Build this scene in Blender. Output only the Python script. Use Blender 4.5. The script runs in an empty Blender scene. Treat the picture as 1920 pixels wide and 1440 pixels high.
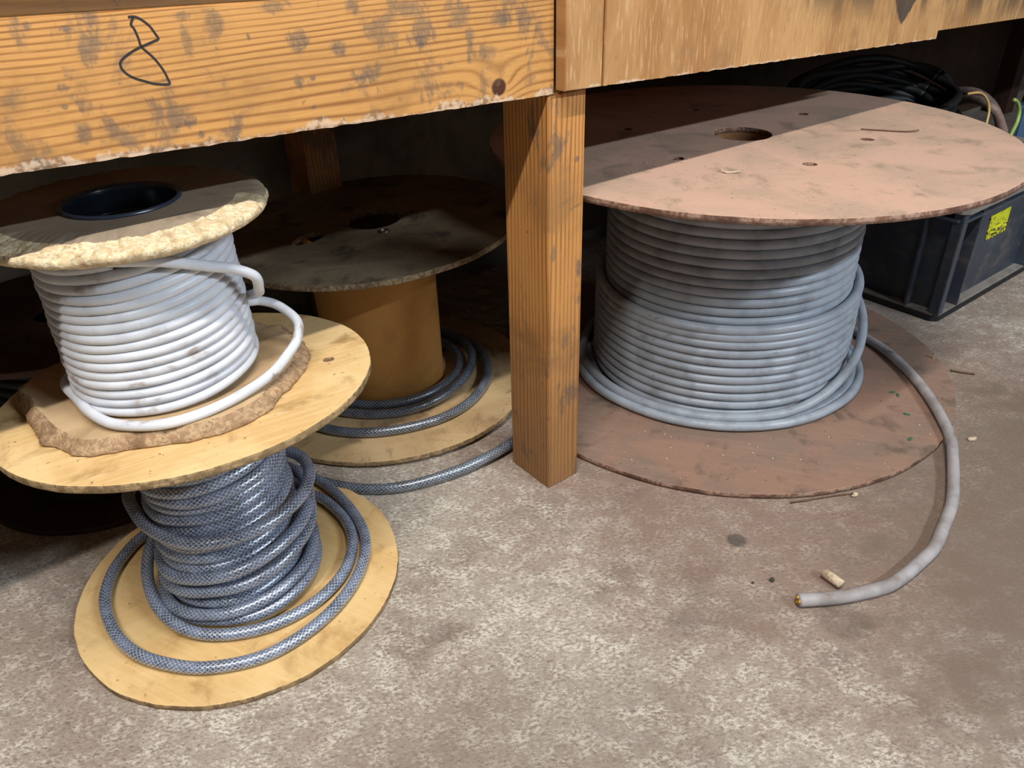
import bpy, bmesh, math, random
from mathutils import Vector, Matrix, noise as mn
random.seed(7)
K = 0.85                      # metres per unit of the survey (camera height = 1 unit)
pi = math.pi
sc = bpy.context.scene
C = sc.collection

# ------------------------------------------------------------------ camera, world, lamps, exposure
cd = bpy.data.cameras.new('camera'); cam = bpy.data.objects.new('camera', cd); C.objects.link(cam)
cam.location = (0, 0, K)
cd.sensor_fit = 'HORIZONTAL'; cd.sensor_width = 36.0; cd.lens = 36.0*1463.66/1920
th, roll = 0.54407, -0.02797
cam.matrix_world = Matrix.Translation((0, 0, K)) @ Matrix.Rotation(pi/2-th, 4, 'X') @ Matrix.Rotation(roll, 4, 'Z')
cd.clip_start = 0.01
sc.camera = cam
sc.view_settings.view_transform = 'Standard'; sc.view_settings.look = 'None'
sc.view_settings.gamma = 1.0; sc.view_settings.use_curve_mapping = False
sc.view_settings.exposure = 0.0
w = bpy.data.worlds.new('world'); sc.world = w; w.use_nodes = True
w.node_tree.nodes['Background'].inputs[0].default_value = (0.80, 0.90, 1.0, 1)
w.node_tree.nodes['Background'].inputs[1].default_value = 0.05

BETA = 0.91876
D = Vector((math.sin(BETA), math.cos(BETA), 0)); N = Vector((-math.cos(BETA), math.sin(BETA), 0))
L0 = Vector((0.06772, 1.24102, 0))
def sn(s, n, z=0.0):          # bench coordinates (along front, depth, height) -> world metres
    return (L0 + D*s + N*n + Vector((0, 0, z)))*K
ROTZ = math.atan2(D.y, D.x)

def batten(name, s, n, z, length, width, watts, col, aim):
    ld = bpy.data.lights.new(name, 'AREA'); ld.shape = 'RECTANGLE'
    ld.size = length*K; ld.size_y = width*K; ld.energy = watts; ld.color = col
    o = bpy.data.objects.new(name, ld); C.objects.link(o)
    p = sn(s, n, z); o.location = p
    zdir = (p - sn(*aim)).normalized(); x = D - zdir*D.dot(zdir); x.normalize(); y = zdir.cross(x)
    o.matrix_world = Matrix.Translation(p) @ Matrix((x, y, zdir)).transposed().to_4x4()
    return o
batten('ceiling_batten_lamp', -1.1, -1.15, 3.06, 2.6, 0.05, 88, (1.0, 0.955, 0.90), (-.6, 0, .3))
batten('far_ceiling_batten_lamp', 1.2, -3.75, 3.06, 1.8, 0.08, 100, (0.80, 0.90, 1.0), (0.3, 0, .2))
batten('side_window_daylight', 3.2, -6.0, 2.6, 1.6, 0.9, 24, (0.74, 0.87, 1.0), (0.3, 0, .2))

# ------------------------------------------------------------------ material helpers
class NT:
    def __init__(s, name):
        s.m = bpy.data.materials.new(name); s.m.use_nodes = True; s.t = s.m.node_tree
        s.t.nodes.clear()
        s.out = s.t.nodes.new('ShaderNodeOutputMaterial'); s.b = s.t.nodes.new('ShaderNodeBsdfPrincipled')
        s.t.links.new(s.b.outputs[0], s.out.inputs[0])
        s.co = s.t.nodes.new('ShaderNodeTexCoord')
    def put(s, inp, v):
        if isinstance(v, bpy.types.NodeSocket): s.t.links.new(v, inp)
        elif v is not None:
            if isinstance(v, (tuple, list)) and len(v) == 3 and inp.type == 'RGBA': v = (*v, 1)
            inp.default_value = v
    def math(s, op, a, b=None, c=None, clamp=False):
        n = s.t.nodes.new('ShaderNodeMath'); n.operation = op; n.use_clamp = clamp
        s.put(n.inputs[0], a)
        if b is not None: s.put(n.inputs[1], b)
        if c is not None: s.put(n.inputs[2], c)
        return n.outputs[0]
    def obj(s): return s.co.outputs['Object']
    def uv(s): return s.co.outputs['UV']
    def sep(s, v):
        n = s.t.nodes.new('ShaderNodeSeparateXYZ'); s.put(n.inputs[0], v); return n.outputs[0], n.outputs[1], n.outputs[2]
    def comb(s, x, y, z):
        n = s.t.nodes.new('ShaderNodeCombineXYZ'); s.put(n.inputs[0], x); s.put(n.inputs[1], y); s.put(n.inputs[2], z); return n.outputs[0]
    def map(s, v, sc=(1, 1, 1), rot=(0, 0, 0), loc=(0, 0, 0)):
        n = s.t.nodes.new('ShaderNodeMapping'); s.put(n.inputs[0], v); n.inputs[1].default_value = loc
        n.inputs[2].default_value = rot; n.inputs[3].default_value = sc; return n.outputs[0]
    def noise(s, v, scale, detail=4, rough=.55, dist=0.0):
        n = s.t.nodes.new('ShaderNodeTexNoise'); s.put(n.inputs['Vector'], v); n.inputs['Scale'].default_value = scale
        n.inputs['Detail'].default_value = detail; n.inputs['Roughness'].default_value = rough; n.inputs['Distortion'].default_value = dist
        return n.outputs[0]
    def ss(s, v, a, b, to0=0.0, to1=1.0):   # smoothstep remap
        n = s.t.nodes.new('ShaderNodeMapRange'); n.interpolation_type = 'SMOOTHSTEP'
        s.put(n.inputs[0], v); n.inputs[1].default_value = a; n.inputs[2].default_value = b
        n.inputs[3].default_value = to0; n.inputs[4].default_value = to1; return n.outputs[0]
    def mix(s, a, b, f):
        n = s.t.nodes.new('ShaderNodeMix'); n.data_type = 'RGBA'
        s.put(n.inputs['Factor'], f); s.put(n.inputs[6], a); s.put(n.inputs[7], b); return n.outputs[2]
    def bump(s, h, strength=.3, dist=.002):
        n = s.t.nodes.new('ShaderNodeBump'); n.inputs['Strength'].default_value = strength
        n.inputs['Distance'].default_value = dist; s.put(n.inputs['Height'], h); s.t.links.new(n.outputs[0], s.b.inputs['Normal'])
    def fin(s, col, rough=.7, metal=0.0, coat=0.0, spec=.5):
        s.put(s.b.inputs['Base Color'], col); s.put(s.b.inputs['Roughness'], rough); s.put(s.b.inputs['Metallic'], metal)
        s.put(s.b.inputs['Coat Weight'], coat); s.put(s.b.inputs['Specular IOR Level'], spec); s.b.inputs['Coat Roughness'].default_value = .18
        return s.m
def rgb(r, g, b):              # sRGB 0-255 -> linear
    f = lambda c: (c/255/12.92) if c/255 <= .04045 else ((c/255+.055)/1.055)**2.4
    return (f(r), f(g), f(b))

# ------------------------------------------------------------------ materials
def m_plain(name, col, rough=.6, metal=0.0, var=.25, scale=60, coat=0.0, bump=.15):
    t = NT(name); n = t.noise(t.obj(), scale, 5)
    c2 = tuple(x*(1-var) for x in col)
    t.bump(n, bump, .001)
    return t.fin(t.mix(col, c2, t.ss(n, .4, .65)), rough, metal, coat)

def m_concrete():
    t = NT('concrete_floor_material'); o = t.obj()
    big = t.noise(o, 1.9, 5, .62, .3); mid = t.noise(t.map(o, (1, 1.4, 1), (0, 0, .6)), 8, 7, .7, .2)
    clump = t.noise(t.map(o, (1, 1.35, 1), (0, 0, .7)), 24, 8, .74, .2)
    fine = t.noise(t.map(o, (1, 1.7, 1), (0, 0, -.5)), 150, 6, .76, .3); grit = t.noise(o, 330, 3, .7)
    col = t.mix(rgb(148, 133, 120), rgb(166, 155, 142), t.ss(big, .40, .60))
    col = t.mix(col, rgb(120, 103, 92), t.ss(mid, .50, .68, 0, .7))
    cover = t.math('ADD', t.math('MULTIPLY', t.ss(clump, .40, .62), .6), t.math('MULTIPLY', t.ss(big, .38, .58), .5), clamp=True)
    sp = t.ss(t.math('ADD', fine, t.math('MULTIPLY', t.math('SUBTRACT', clump, .5), .5)), .47, .62)
    col = t.mix(col, rgb(216, 209, 194), t.math('MULTIPLY', t.math('MULTIPLY', sp, cover), .82))
    col = t.mix(col, rgb(98, 84, 75), t.math('MULTIPLY', t.ss(fine, .47, .38), .6))
    col = t.mix(col, rgb(84, 72, 64), t.math('MULTIPLY', t.ss(grit, .62, .76), .45))
    dk = t.ss(t.noise(t.map(o, (1, 1, 1), loc=(3, 1, 0)), 3.6, 7, .68), .56, .74, 0, .5)
    col = t.mix(col, rgb(96, 85, 76), dk)
    x, y, z = t.sep(o)           # reddish dirt trodden out around the big reel, grey spots
    def spot(cx, cy, r, soft):
        dx = t.math('SUBTRACT', x, cx*K); dy = t.math('SUBTRACT', y, cy*K)
        dd = t.math('SQRT', t.math('ADD', t.math('MULTIPLY', dx, dx), t.math('MULTIPLY', dy, dy)))
        dd = t.math('ADD', dd, t.math('MULTIPLY', t.math('SUBTRACT', mid, .5), r*soft))
        return t.ss(dd, r*K*.75, r*K*1.2, 1, 0)
    col = t.mix(col, rgb(124, 94, 80), t.math('MULTIPLY', spot(.66, 1.52, .72, 1.0), .5))
    col = t.mix(col, rgb(104, 92, 80), t.math('MULTIPLY', spot(.05, .45, .36, 1.4), .35))
    col = t.mix(col, rgb(112, 97, 84), t.math('MULTIPLY', spot(1.40, .85, .80, 1.1), .75))
    col = t.mix(col, rgb(70, 66, 62), t.math('MULTIPLY', spot(.405, 1.075, .018, .3), .75))
    col = t.mix(col, rgb(75, 66, 58), t.math('MULTIPLY', spot(.53, .885, .045, .5), .3))
    t.bump(t.math('ADD', fine, t.math('MULTIPLY', grit, .6)), .35, .0015)
    return t.fin(col, .62, spec=.4)

def m_pine(name, along, light, dark, freq=75, knots=(), edgez=None, dirt=.5, seed=0.0, quad=0.0, blobs=()):
    """softwood: growth lines run along local axis `along`; knots = (x, z, r) on the front face"""
    t = NT(name); o = t.obj(); x, y, z = t.sep(o)
    if along == 'x': a = x; c = t.math('ADD', z, t.math('MULTIPLY', y, 1.3))
    else: a = z; c = t.math('ADD', t.math('MULTIPLY', x, 1.0), t.math('MULTIPLY', y, 1.0))
    warp = t.noise(t.comb(t.math('MULTIPLY', a, 1.3), t.math('MULTIPLY', c, 7.0), seed), 1.0, 3, .5)
    warp2 = t.noise(t.comb(t.math('MULTIPLY', a, 6), t.math('MULTIPLY', c, 30.0), seed+4), 1.0, 2, .5)
    cc = c
    if quad:
        h = t.math('MAXIMUM', t.math('SUBTRACT', c, .79*K), 0.0); cc = t.math('ADD', c, t.math('MULTIPLY', t.math('MULTIPLY', h, h), quad))
    g = t.math('ADD', t.math('MULTIPLY', cc, freq), t.math('ADD', t.math('MULTIPLY', warp, 5.0), t.math('MULTIPLY', warp2, .35)))
    kmask = None
    for kx, kz, kr in knots:
        dx = t.math('SUBTRACT', x, kx); dz = t.math('SUBTRACT', z, kz)
        d2 = t.math('ADD', t.math('MULTIPLY', dx, dx), t.math('MULTIPLY', t.math('MULTIPLY', dz, dz), 1.15))
        e = t.math('EXPONENT', t.math('DIVIDE', d2, -2*(kr*1.9)**2))
        g = t.math('ADD', g, t.math('MULTIPLY', e, 2.0))
        m = t.ss(t.math('SQRT', d2), kr*.78, kr*1.08, 1, 0); kmask = m if kmask is None else t.math('MAXIMUM', kmask, m)
    ring = t.math('POWER', t.math('MULTIPLY_ADD', t.math('SINE', t.math('MULTIPLY', g, 2*pi)), .5, .5), 3.0)
    vary = t.noise(t.comb(t.math('MULTIPLY', a, 3.0), t.math('MULTIPLY', c, 12), seed+9), 1.0, 3, .5)
    fib = t.noise(t.comb(t.math('MULTIPLY', a, 22.0), t.math('MULTIPLY', c, 420), seed), 1.0, 3, .6)
    col = t.mix(light, dark, t.math('MULTIPLY', ring, t.ss(vary, .25, .62, .2, .85)))
    col = t.mix(col, tuple(v*.78 for v in light), t.ss(vary, .50, .72, 0, .55))
    col = t.mix(col, tuple(min(1, v*1.25) for v in light), t.ss(fib, .56, .72, 0, .5))
    if kmask is not None:
        halo = t.ss(t.math('SQRT', d2), kr*1.0, kr*1.5, 1, 0); col = t.mix(col, light, t.math('MULTIPLY', halo, .7)); kc = t.mix(rgb(92, 48, 26), rgb(62, 34, 22), t.noise(o, 150, 3)); col = t.mix(col, kc, kmask)
    if dirt:
        v = t.comb(t.math('MULTIPLY', x, 1.5), t.math('MULTIPLY', y, 1.5), t.math('MULTIPLY', z, .9))
        p = t.noise(v, 17, 7, .66, .35); pm = t.noise(o, 3.6, 3, .5)
        if quad:                 # heavier hand grime towards the right top of the board
            pm = t.math('ADD', pm, t.math('MULTIPLY', t.math('MULTIPLY', t.ss(x, -.40*K, -.22*K), t.ss(z, .80*K, .86*K)), .13))
        e = t.math('MULTIPLY_ADD', pm, .55, p)
        tone = t.mix(rgb(126, 104, 80), rgb(92, 84, 78), t.ss(t.noise(o, 15, 2, .5), .42, .58))
        col = t.mix(col, tone, t.math('MULTIPLY', t.ss(e, .80, .92), dirt*.85))
        if blobs:                # hand-sized smudges and small dents worn into this board
            flat = t.comb(x, 0.0, z); dm = None
            for bs, bz, ba, bb, br in blobs:
                mp = t.t.nodes.new('ShaderNodeMapping'); mp.vector_type = 'TEXTURE'; t.put(mp.inputs[0], flat)
                mp.inputs[1].default_value = (bs*K, 0, bz*K); mp.inputs[2].default_value = (0, br, 0); mp.inputs[3].default_value = (ba*K, 1, bb*K)
                ln = t.t.nodes.new('ShaderNodeVectorMath'); ln.operation = 'LENGTH'; t.put(ln.inputs[0], mp.outputs[0])
                dm = ln.outputs['Value'] if dm is None else t.math('MINIMUM', dm, ln.outputs['Value'])
            en2 = t.noise(t.comb(t.math('MULTIPLY', x, 1.4), y, z), 34, 6, .7, 1.2); en3 = t.noise(t.comb(t.math('MULTIPLY', x, 1.6), y, z), 190, 3, .6)
            dd = t.math('ADD', dm, t.math('MULTIPLY', t.math('SUBTRACT', en2, .5), 3.6))
            mk = t.math('MULTIPLY', t.ss(dd, .45, 1.30, 1, 0), t.ss(en3, .30, .60, .55, 1))
            col = t.mix(col, tone, t.math('MULTIPLY', mk, .78))
        q = t.noise(t.map(o, (1, 1, 1), loc=(5, 2, 1)), 55, 3, .5, .3)
        col = t.mix(col, rgb(66, 54, 50), t.math('MULTIPLY', t.ss(q, .70, .76), dirt*.8))
        broad = t.noise(t.map(o, (1, 1, 1.4), loc=(9, 2, 4)), 5.5, 6, .65)
        col = t.mix(col, rgb(150, 108, 64), t.math('MULTIPLY', t.ss(broad, .48, .68), dirt*.75))
        if along == 'z':         # grubby foot of the leg and sap stain
            col = t.mix(col, rgb(112, 84, 58), t.math('MULTIPLY', t.ss(t.math('MULTIPLY_ADD', broad, .5, t.math('MULTIPLY', z, -1.1)), -.25, .22), .62))
    if edgez is not None:        # worn pale lower edge: edgez = (z at x = 0, slope)
        h = t.math('SUBTRACT', z, t.math('MULTIPLY_ADD', x, edgez[1], edgez[0]))
        en = t.noise(t.comb(t.math('MULTIPLY', x, 1.0), 0.0, t.math('MULTIPLY', z, .5)), 26, 5, .7)
        lim = t.math('MULTIPLY_ADD', en, .050, -.0225)
        wm = t.ss(t.math('SUBTRACT', h, lim), -.0025, .002, 1, 0)
        wc = t.mix(rgb(214, 196, 176), rgb(90, 78, 70), t.ss(t.noise(o, 70, 4, .6), .46, .60)); col = t.mix(col, wc, t.math('MULTIPLY', wm, .55))
    t.bump(t.math('MULTIPLY_ADD', ring, -.6, fib), .25, .0012)
    return t.fin(col, .55, spec=.35)

def m_ply_front(name):
    t = NT(name); o = t.obj(); x, y, z = t.sep(o)
    st = t.noise(t.comb(t.math('MULTIPLY', x, 240), y, t.math('MULTIPLY', z, 26)), 1.0, 4, .6, .4)
    bd = t.noise(t.comb(t.math('MULTIPLY', x, 9), y, t.math('MULTIPLY', z, 2.2)), 1.0, 4, .6, .6)
    col = t.mix(rgb(164, 118, 72), rgb(190, 146, 96), t.ss(bd, .36, .62))
    col = t.mix(col, rgb(212, 176, 128), t.ss(st, .52, .68, 0, .55)); col = t.mix(col, rgb(146, 102, 60), t.ss(st, .44, .32, 0, .5))
    dn = t.noise(o, 11, 5, .6); col = t.mix(col, rgb(150, 112, 74), t.ss(dn, .54, .68, 0, .6))
    hx = t.math('SUBTRACT', z, t.math('MULTIPLY_ADD', x, -.034, .766*K))
    en = t.noise(t.comb(x, 0.0, z), 24, 5, .7)
    wm = t.ss(t.math('SUBTRACT', hx, t.math('MULTIPLY_ADD', en, .034, -.016)), -.002, .002, 1, 0)
    col = t.mix(col, rgb(214, 192, 168), t.math('MULTIPLY', wm, .7))
    # dark paint drip: tapered wedge near x = .965K
    dx = t.math('ABSOLUTE', t.math('SUBTRACT', x, .970*K)); dz = t.math('SUBTRACT', z, .770*K)
    wd = t.math('SUBTRACT', dx, t.math('MULTIPLY', dz, .95)); wd = t.math('ADD', wd, t.math('MULTIPLY', t.math('SUBTRACT', dn, .5), .05))
    pm = t.math('MULTIPLY', t.ss(wd, -.004, .003, 1, 0), t.ss(dz, 0, .004)); col = t.mix(col, rgb(58, 54, 54), t.math('MULTIPLY', pm, .9))
    d2 = t.noise(t.map(o, (1.5, 1, .5), loc=(2, 3, 1)), 9, 4, .6)
    near = t.ss(t.math('SUBTRACT', z, t.math('MULTIPLY_ADD', x, -.09, .865*K)), -.01, .05)
    col = t.mix(col, rgb(96, 78, 58), t.math('MULTIPLY', t.math('MULTIPLY', near, t.ss(d2, .42, .58)), t.ss(x, .30, .62, 0, .85)))
    t.bump(st, .35, .0015)
    return t.fin(col, .6, spec=.3)

def m_sheet(name, c1, c2, c3, dirtc, dirt=.5, streak=(30, 2.5), ang=0.4, fleck=0.0, rough=.65, seed=0):
    """sheet wood face: soft blotches (c1,c2), fine streaks (c3), dirt"""
    t = NT(name); o = t.map(t.obj(), rot=(0, 0, ang), loc=(seed, seed*.7, 0))
    bl = t.noise(o, 6, 5, .6, .5); x, y, z = t.sep(o)
    st = t.noise(t.comb(t.math('MULTIPLY', x, streak[1]*4), t.math('MULTIPLY', y, streak[0]*6), z), 1, 4, .6, .3)
    col = t.mix(c1, c2, t.ss(bl, .40, .62)); col = t.mix(col, c3, t.ss(st, .40, .74, 0, .45))
    d = t.noise(o, 14, 6, .62, .4); col = t.mix(col, dirtc, t.math('MULTIPLY', t.ss(d, .52, .70), dirt))
    d2 = t.noise(o, 130, 3, .6); col = t.mix(col, tuple(v*.45 for v in dirtc), t.math('MULTIPLY', t.ss(d2, .66, .74), dirt))
    if fleck: col = t.mix(col, rgb(235, 222, 205), t.math('MULTIPLY', t.ss(t.noise(o, 210, 2, .5), .71, .75), fleck))
    t.bump(t.math('ADD', st, t.math('MULTIPLY', d, .6)), .2, .001)
    return t.fin(col, rough, spec=.3)

def m_edge(name, c1, c2, layers=0, h=.01):
    t = NT(name); o = t.obj(); x, y, z = t.sep(o)
    n = t.noise(o, 90, 5, .7); n2 = t.noise(o, 14, 4, .6)
    col = t.mix(c1, c2, t.ss(n, .42, .6)); col = t.mix(col, tuple(v*.45 for v in c1), t.ss(n2, .48, .66, 0, .8))
    if layers:
        ly = t.ss(t.math('SINE', t.math('MULTIPLY', z, 2*pi*layers/h)), .2, .7, 0, .6); col = t.mix(col, tuple(v*.5 for v in c1), ly)
    t.bump(n, .8, .002)
    return t.fin(col, .85, spec=.2)

def m_crumb(name, c1, c2, c3):
    t = NT(name); o = t.obj(); n = t.noise(o, 120, 6, .7, .3); n2 = t.noise(o, 26, 5, .6)
    col = t.mix(c1, c2, t.ss(n, .44, .56)); col = t.mix(col, c3, t.ss(n2, .55, .68, 0, .7)); col = t.mix(col, tuple(v*.4 for v in c3), t.ss(n, .40, .33, 0, .7))
    t.bump(t.math('ADD', n, n2), .9, .004)
    return t.fin(col, .95, spec=.1)

def m_cable(name, c1, c2, dirt, dirtamt=.5, rough=.38):
    t = NT(name); u, v, z = t.sep(t.uv()); o = t.obj()
    n = t.noise(o, 22, 3, .55); n2 = t.noise(o, 210, 4, .65); pz = t.noise(t.comb(t.math('MULTIPLY', u, 30), t.math('MULTIPLY', v, 3), 0.0), 1, 3, .6)
    col = t.mix(c1, c2, t.ss(n, .4, .65))
    col = t.mix(col, dirt, t.math('MULTIPLY', t.math('MULTIPLY', t.ss(n, .56, .70), t.ss(pz, .46, .62)), dirtamt))
    col = t.mix(col, tuple(x*.55 for x in dirt), t.math('MULTIPLY', t.math('MULTIPLY', t.ss(t.noise(o, 9, 3, .5), .58, .68), t.ss(pz, .58, .66)), dirtamt))
    col = t.mix(col, tuple(x*.6 for x in dirt), t.math('MULTIPLY', t.ss(n2, .68, .75), dirtamt*.6))
    t.bump(n2, .12, .0006)
    return t.fin(col, t.ss(n, .4, .7, rough, rough+.25), spec=.45)

def m_braid(name, base, dark, thread, seed=0, f=140.0, nn=9.0):
    t = NT(name); u, v, z = t.sep(t.uv())
    a = t.math('MULTIPLY', u, f); b = t.math('MULTIPLY', v, nn)
    s1 = t.math('SINE', t.math('MULTIPLY', t.math('ADD', a, b), 2*pi)); s2 = t.math('SINE', t.math('MULTIPLY', t.math('SUBTRACT', a, b), 2*pi))
    mx = t.math('MAXIMUM', s1, s2); wires = t.ss(mx, .55, .95)
    sp = t.noise(t.comb(t.math('MULTIPLY', u, 400), t.math('MULTIPLY', v, 30), seed), 1, 2, .6)
    col = t.mix(dark, base, t.ss(t.noise(t.obj(), 40, 3), .38, .6))
    col = t.mix(col, thread, t.math('MULTIPLY', wires, t.ss(sp, .36, .58, .12, 1)))
    # faint printed dashes along one side
    dash = t.math('MULTIPLY', t.ss(t.noise(t.comb(t.math('MULTIPLY', u, 260), seed, 0.0), 1, 1, .5), .50, .56), t.ss(t.math('ABSOLUTE', t.math('SUBTRACT', v, .56)), .022, .03, 1, 0))
    seg = t.ss(t.math('SINE', t.math('MULTIPLY', u, 17)), -.1, .1)
    col = t.mix(col, rgb(18, 20, 26), t.math('MULTIPLY', t.math('MULTIPLY', dash, seg), .9))
    t.bump(mx, .25, .0006)
    t.b.inputs['Coat Roughness'].default_value = .12
    return t.fin(col, .32, t.math('MULTIPLY', wires, .35), .8, .6)

M = {}
M['floor'] = m_concrete()
M['wall'] = m_sheet('painted_wall', rgb(132, 124, 110), rgb(112, 105, 94), rgb(138, 131, 120), rgb(90, 82, 72), .5, (8, 6))
KN = [(-.094*K, .784*K, .0118)]
BLOBS = [(-0.617, 0.894, 0.011, 0.0184, 0.2), (-0.632, 0.91, 0.0067, 0.0038, 0), (-0.666, 0.916, 0.0037, 0.0037, 0), (-0.618, 0.816, 0.0078, 0.0159, -0.2), (-0.644, 0.811, 0.0091, 0.0115, 0.3), (-0.652, 0.857, 0.0058, 0.005, 0), (-0.641, 0.837, 0.005, 0.0112, -0.3), (-0.533, 0.806, 0.007, 0.0079, 0.8), (-0.525, 0.79, 0.0054, 0.0058, -0.4), (-0.518, 0.886, 0.008, 0.0156, 0.1), (-0.488, 0.902, 0.0129, 0.0136, 0), (-0.518, 0.913, 0.0141, 0.0051, 0), (-0.389, 0.876, 0.0121, 0.0125, 0.4), (-0.338, 0.861, 0.0101, 0.0083, 0.6), (-0.397, 0.829, 0.0068, 0.0083, 0), (-0.302, 0.827, 0.0168, 0.0138, 0), (-0.276, 0.88, 0.0231, 0.0192, -0.3), (-0.218, 0.869, 0.0197, 0.0163, -0.3), (-0.239, 0.899, 0.036, 0.0133, 0), (-0.157, 0.883, 0.0191, 0.0141, 0), (-0.142, 0.855, 0.0071, 0.0132, 0), (-0.411, 0.914, 0.0167, 0.0065, 0), (-0.118, 0.832, 0.0083, 0.0123, 0), (-0.704, 0.851, 0.0054, 0.0048, 0), (-0.711, 0.813, 0.0074, 0.013, -0.5), (-0.686, 0.798, 0.0058, 0.0042, 0), (-0.086, 0.873, 0.0188, 0.0107, 0), (-0.313, 0.907, 0.0087, 0.0081, 0), (-0.449, 0.886, 0.0019, 0.0044, -0.3), (-0.378, 0.832, 0.0035, 0.003, 0), (-0.382, 0.798, 0.0035, 0.0031, 0), (-0.487, 0.877, 0.0024, 0.0022, 0), (-0.655, 0.839, 0.0029, 0.0025, 0), (-0.597, 0.854, 0.0026, 0.0021, 0)]
PBLOBS = [(.037,.586,.020,.004,-.25),(.055,.572,.018,.003,-.2),(.059,.651,.006,.005,0),(.026,.231,.003,.012,.2),(.072,.399,.004,.010,0),(.041,.323,.010,.014,.3),(.010,.50,.006,.012,0),(.07,.46,.006,.016,0)]
M['apron'] = m_pine('pine_apron', 'x', rgb(202, 148, 84), rgb(120, 68, 30), 80, KN, (.7635*K, -.03), .8, 0.0, 7.5, BLOBS)
M['post'] = m_pine('pine_leg', 'z', rgb(198, 140, 78), rgb(118, 68, 32), 120, (), None, .8, 3.0, 0.0, PBLOBS)
M['rail'] = m_pine('pine_rail', 'x', rgb(170, 122, 70), rgb(120, 78, 40), 60, (), None, .9, 6.0)
M['strip'] = m_ply_front('weathered_plywood')
M['sawn'] = m_edge('sawn_plywood_edge', rgb(190, 140, 80), rgb(150, 104, 58))
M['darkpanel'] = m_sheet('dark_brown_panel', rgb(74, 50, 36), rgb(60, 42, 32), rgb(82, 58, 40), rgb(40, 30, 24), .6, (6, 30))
M['yply'] = m_sheet('yellow_birch_ply', rgb(222, 188, 132), rgb(208, 170, 112), rgb(230, 200, 148), rgb(158, 118, 70), .55, (26, 2.5), .5)
M['yply2'] = m_sheet('yellow_ply_scuffed', rgb(224, 192, 138), rgb(206, 168, 112), rgb(234, 206, 154), rgb(150, 112, 66), .75, (26, 2.5), -.5, seed=3)
M['yedge'] = m_edge('yellow_ply_edge', rgb(176, 148, 108), rgb(120, 98, 72), 2, .010)
M['red7'] = m_sheet('dusty_red_ply', rgb(196, 160, 140), rgb(176, 150, 130), rgb(188, 160, 138), rgb(136, 122, 104), .7, (16, 2.0), -.5, fleck=.5)
M['red8'] = m_sheet('dirty_red_ply', rgb(146, 114, 97), rgb(130, 110, 96), rgb(154, 124, 106), rgb(98, 84, 72), .8, (16, 2.0), .3, fleck=.25, seed=5)
M['rededge'] = m_edge('red_ply_edge', rgb(122, 88, 72), rgb(164, 136, 118), 1, .010)
M['tan6'] = m_sheet('tan_ply', rgb(206, 176, 132), rgb(186, 156, 114), rgb(196, 166, 122), rgb(112, 78, 56), .75, (20, 2.0), .2, seed=2)
M['brown5'] = m_sheet('grimy_chipboard', rgb(136, 122, 98), rgb(104, 92, 74), rgb(128, 112, 88), rgb(62, 58, 50), .85, (10, 6), .2, seed=8)
M['edge5'] = m_crumb('chipboard_edge', rgb(160, 140, 110), rgb(120, 100, 76), rgb(84, 70, 54))
M['chip3'] = m_sheet('grey_chipboard_face', rgb(150, 134, 114), rgb(132, 118, 100), rgb(140, 126, 108), rgb(90, 80, 68), .5, (10, 6))
M['crumb3'] = m_crumb('torn_chipboard', rgb(230, 212, 178), rgb(206, 182, 142), rgb(166, 140, 106))
M['card4'] = m_sheet('torn_board_face', rgb(196, 168, 130), rgb(178, 150, 114), rgb(188, 160, 122), rgb(140, 112, 82), .55, (10, 3), .4)
M['crumb4'] = m_crumb('torn_board_edge', rgb(190, 160, 126), rgb(160, 130, 100), rgb(124, 96, 72))
M['card5'] = m_sheet('cardboard_tube', rgb(200, 146, 78), rgb(184, 130, 66), rgb(192, 140, 74), rgb(140, 96, 50), .35, (4, 4))
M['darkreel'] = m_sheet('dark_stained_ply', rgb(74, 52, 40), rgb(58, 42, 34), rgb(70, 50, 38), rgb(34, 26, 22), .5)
M['white'] = m_cable('white_pvc_sheath', rgb(212, 215, 221), rgb(198, 201, 208), rgb(150, 130, 116), .75, .34)
M['grey'] = m_cable('grey_pvc_sheath', rgb(164, 171, 180), rgb(146, 152, 160), rgb(120, 106, 96), .45, .34)
M['greytail'] = m_cable('dusty_grey_sheath', rgb(164, 158, 158), rgb(140, 134, 132), rgb(128, 108, 94), 1.0, .55)
M['blue'] = m_braid('blue_grey_braid', rgb(106, 117, 138), rgb(72, 81, 98), rgb(208, 216, 230), 1, 150, 9)
M['steel'] = m_braid('dark_braid', rgb(84, 92, 102), rgb(52, 58, 66), rgb(178, 186, 196), 5)
M['hub'] = m_plain('black_plastic_hub', rgb(52, 64, 78), .25, 0, .3, 20, .6, .05)
M['bolt'] = m_plain('steel_bolt', rgb(150, 146, 138), .35, .8, .4, 80)
M['plug'] = m_plain('recessed_dowel', rgb(150, 118, 98), .8, 0, .35, 90)
M['inner'] = m_plain('raw_wood_core', rgb(150, 104, 62), .8, 0, .35, 40)
def m_crate():
    t = NT('slate_grey_plastic'); o = t.obj(); n = t.noise(t.map(o, (1, 1, 1.5)), 14, 6, .65, .4); n2 = t.noise(o, 160, 3, .6)
    col = t.mix(rgb(58, 66, 78), rgb(50, 57, 67), t.ss(t.noise(o, 5, 2), .4, .6)); col = t.mix(col, rgb(104, 94, 86), t.ss(n, .46, .72, 0, .55))
    col = t.mix(col, rgb(130, 122, 112), t.ss(n2, .66, .76, 0, .5)); t.bump(n2, .08, .0006)
    return t.fin(col, t.ss(n, .4, .7, .42, .75))
M['crate'] = m_crate()
M['crate_dust'] = m_plain('dusty_crate_ledge', rgb(132, 124, 116), .8, 0, .25, 30, 0, .1)
M['crate_base'] = m_plain('black_rubber_base', rgb(24, 24, 26), .6, 0, .2, 30)
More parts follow.
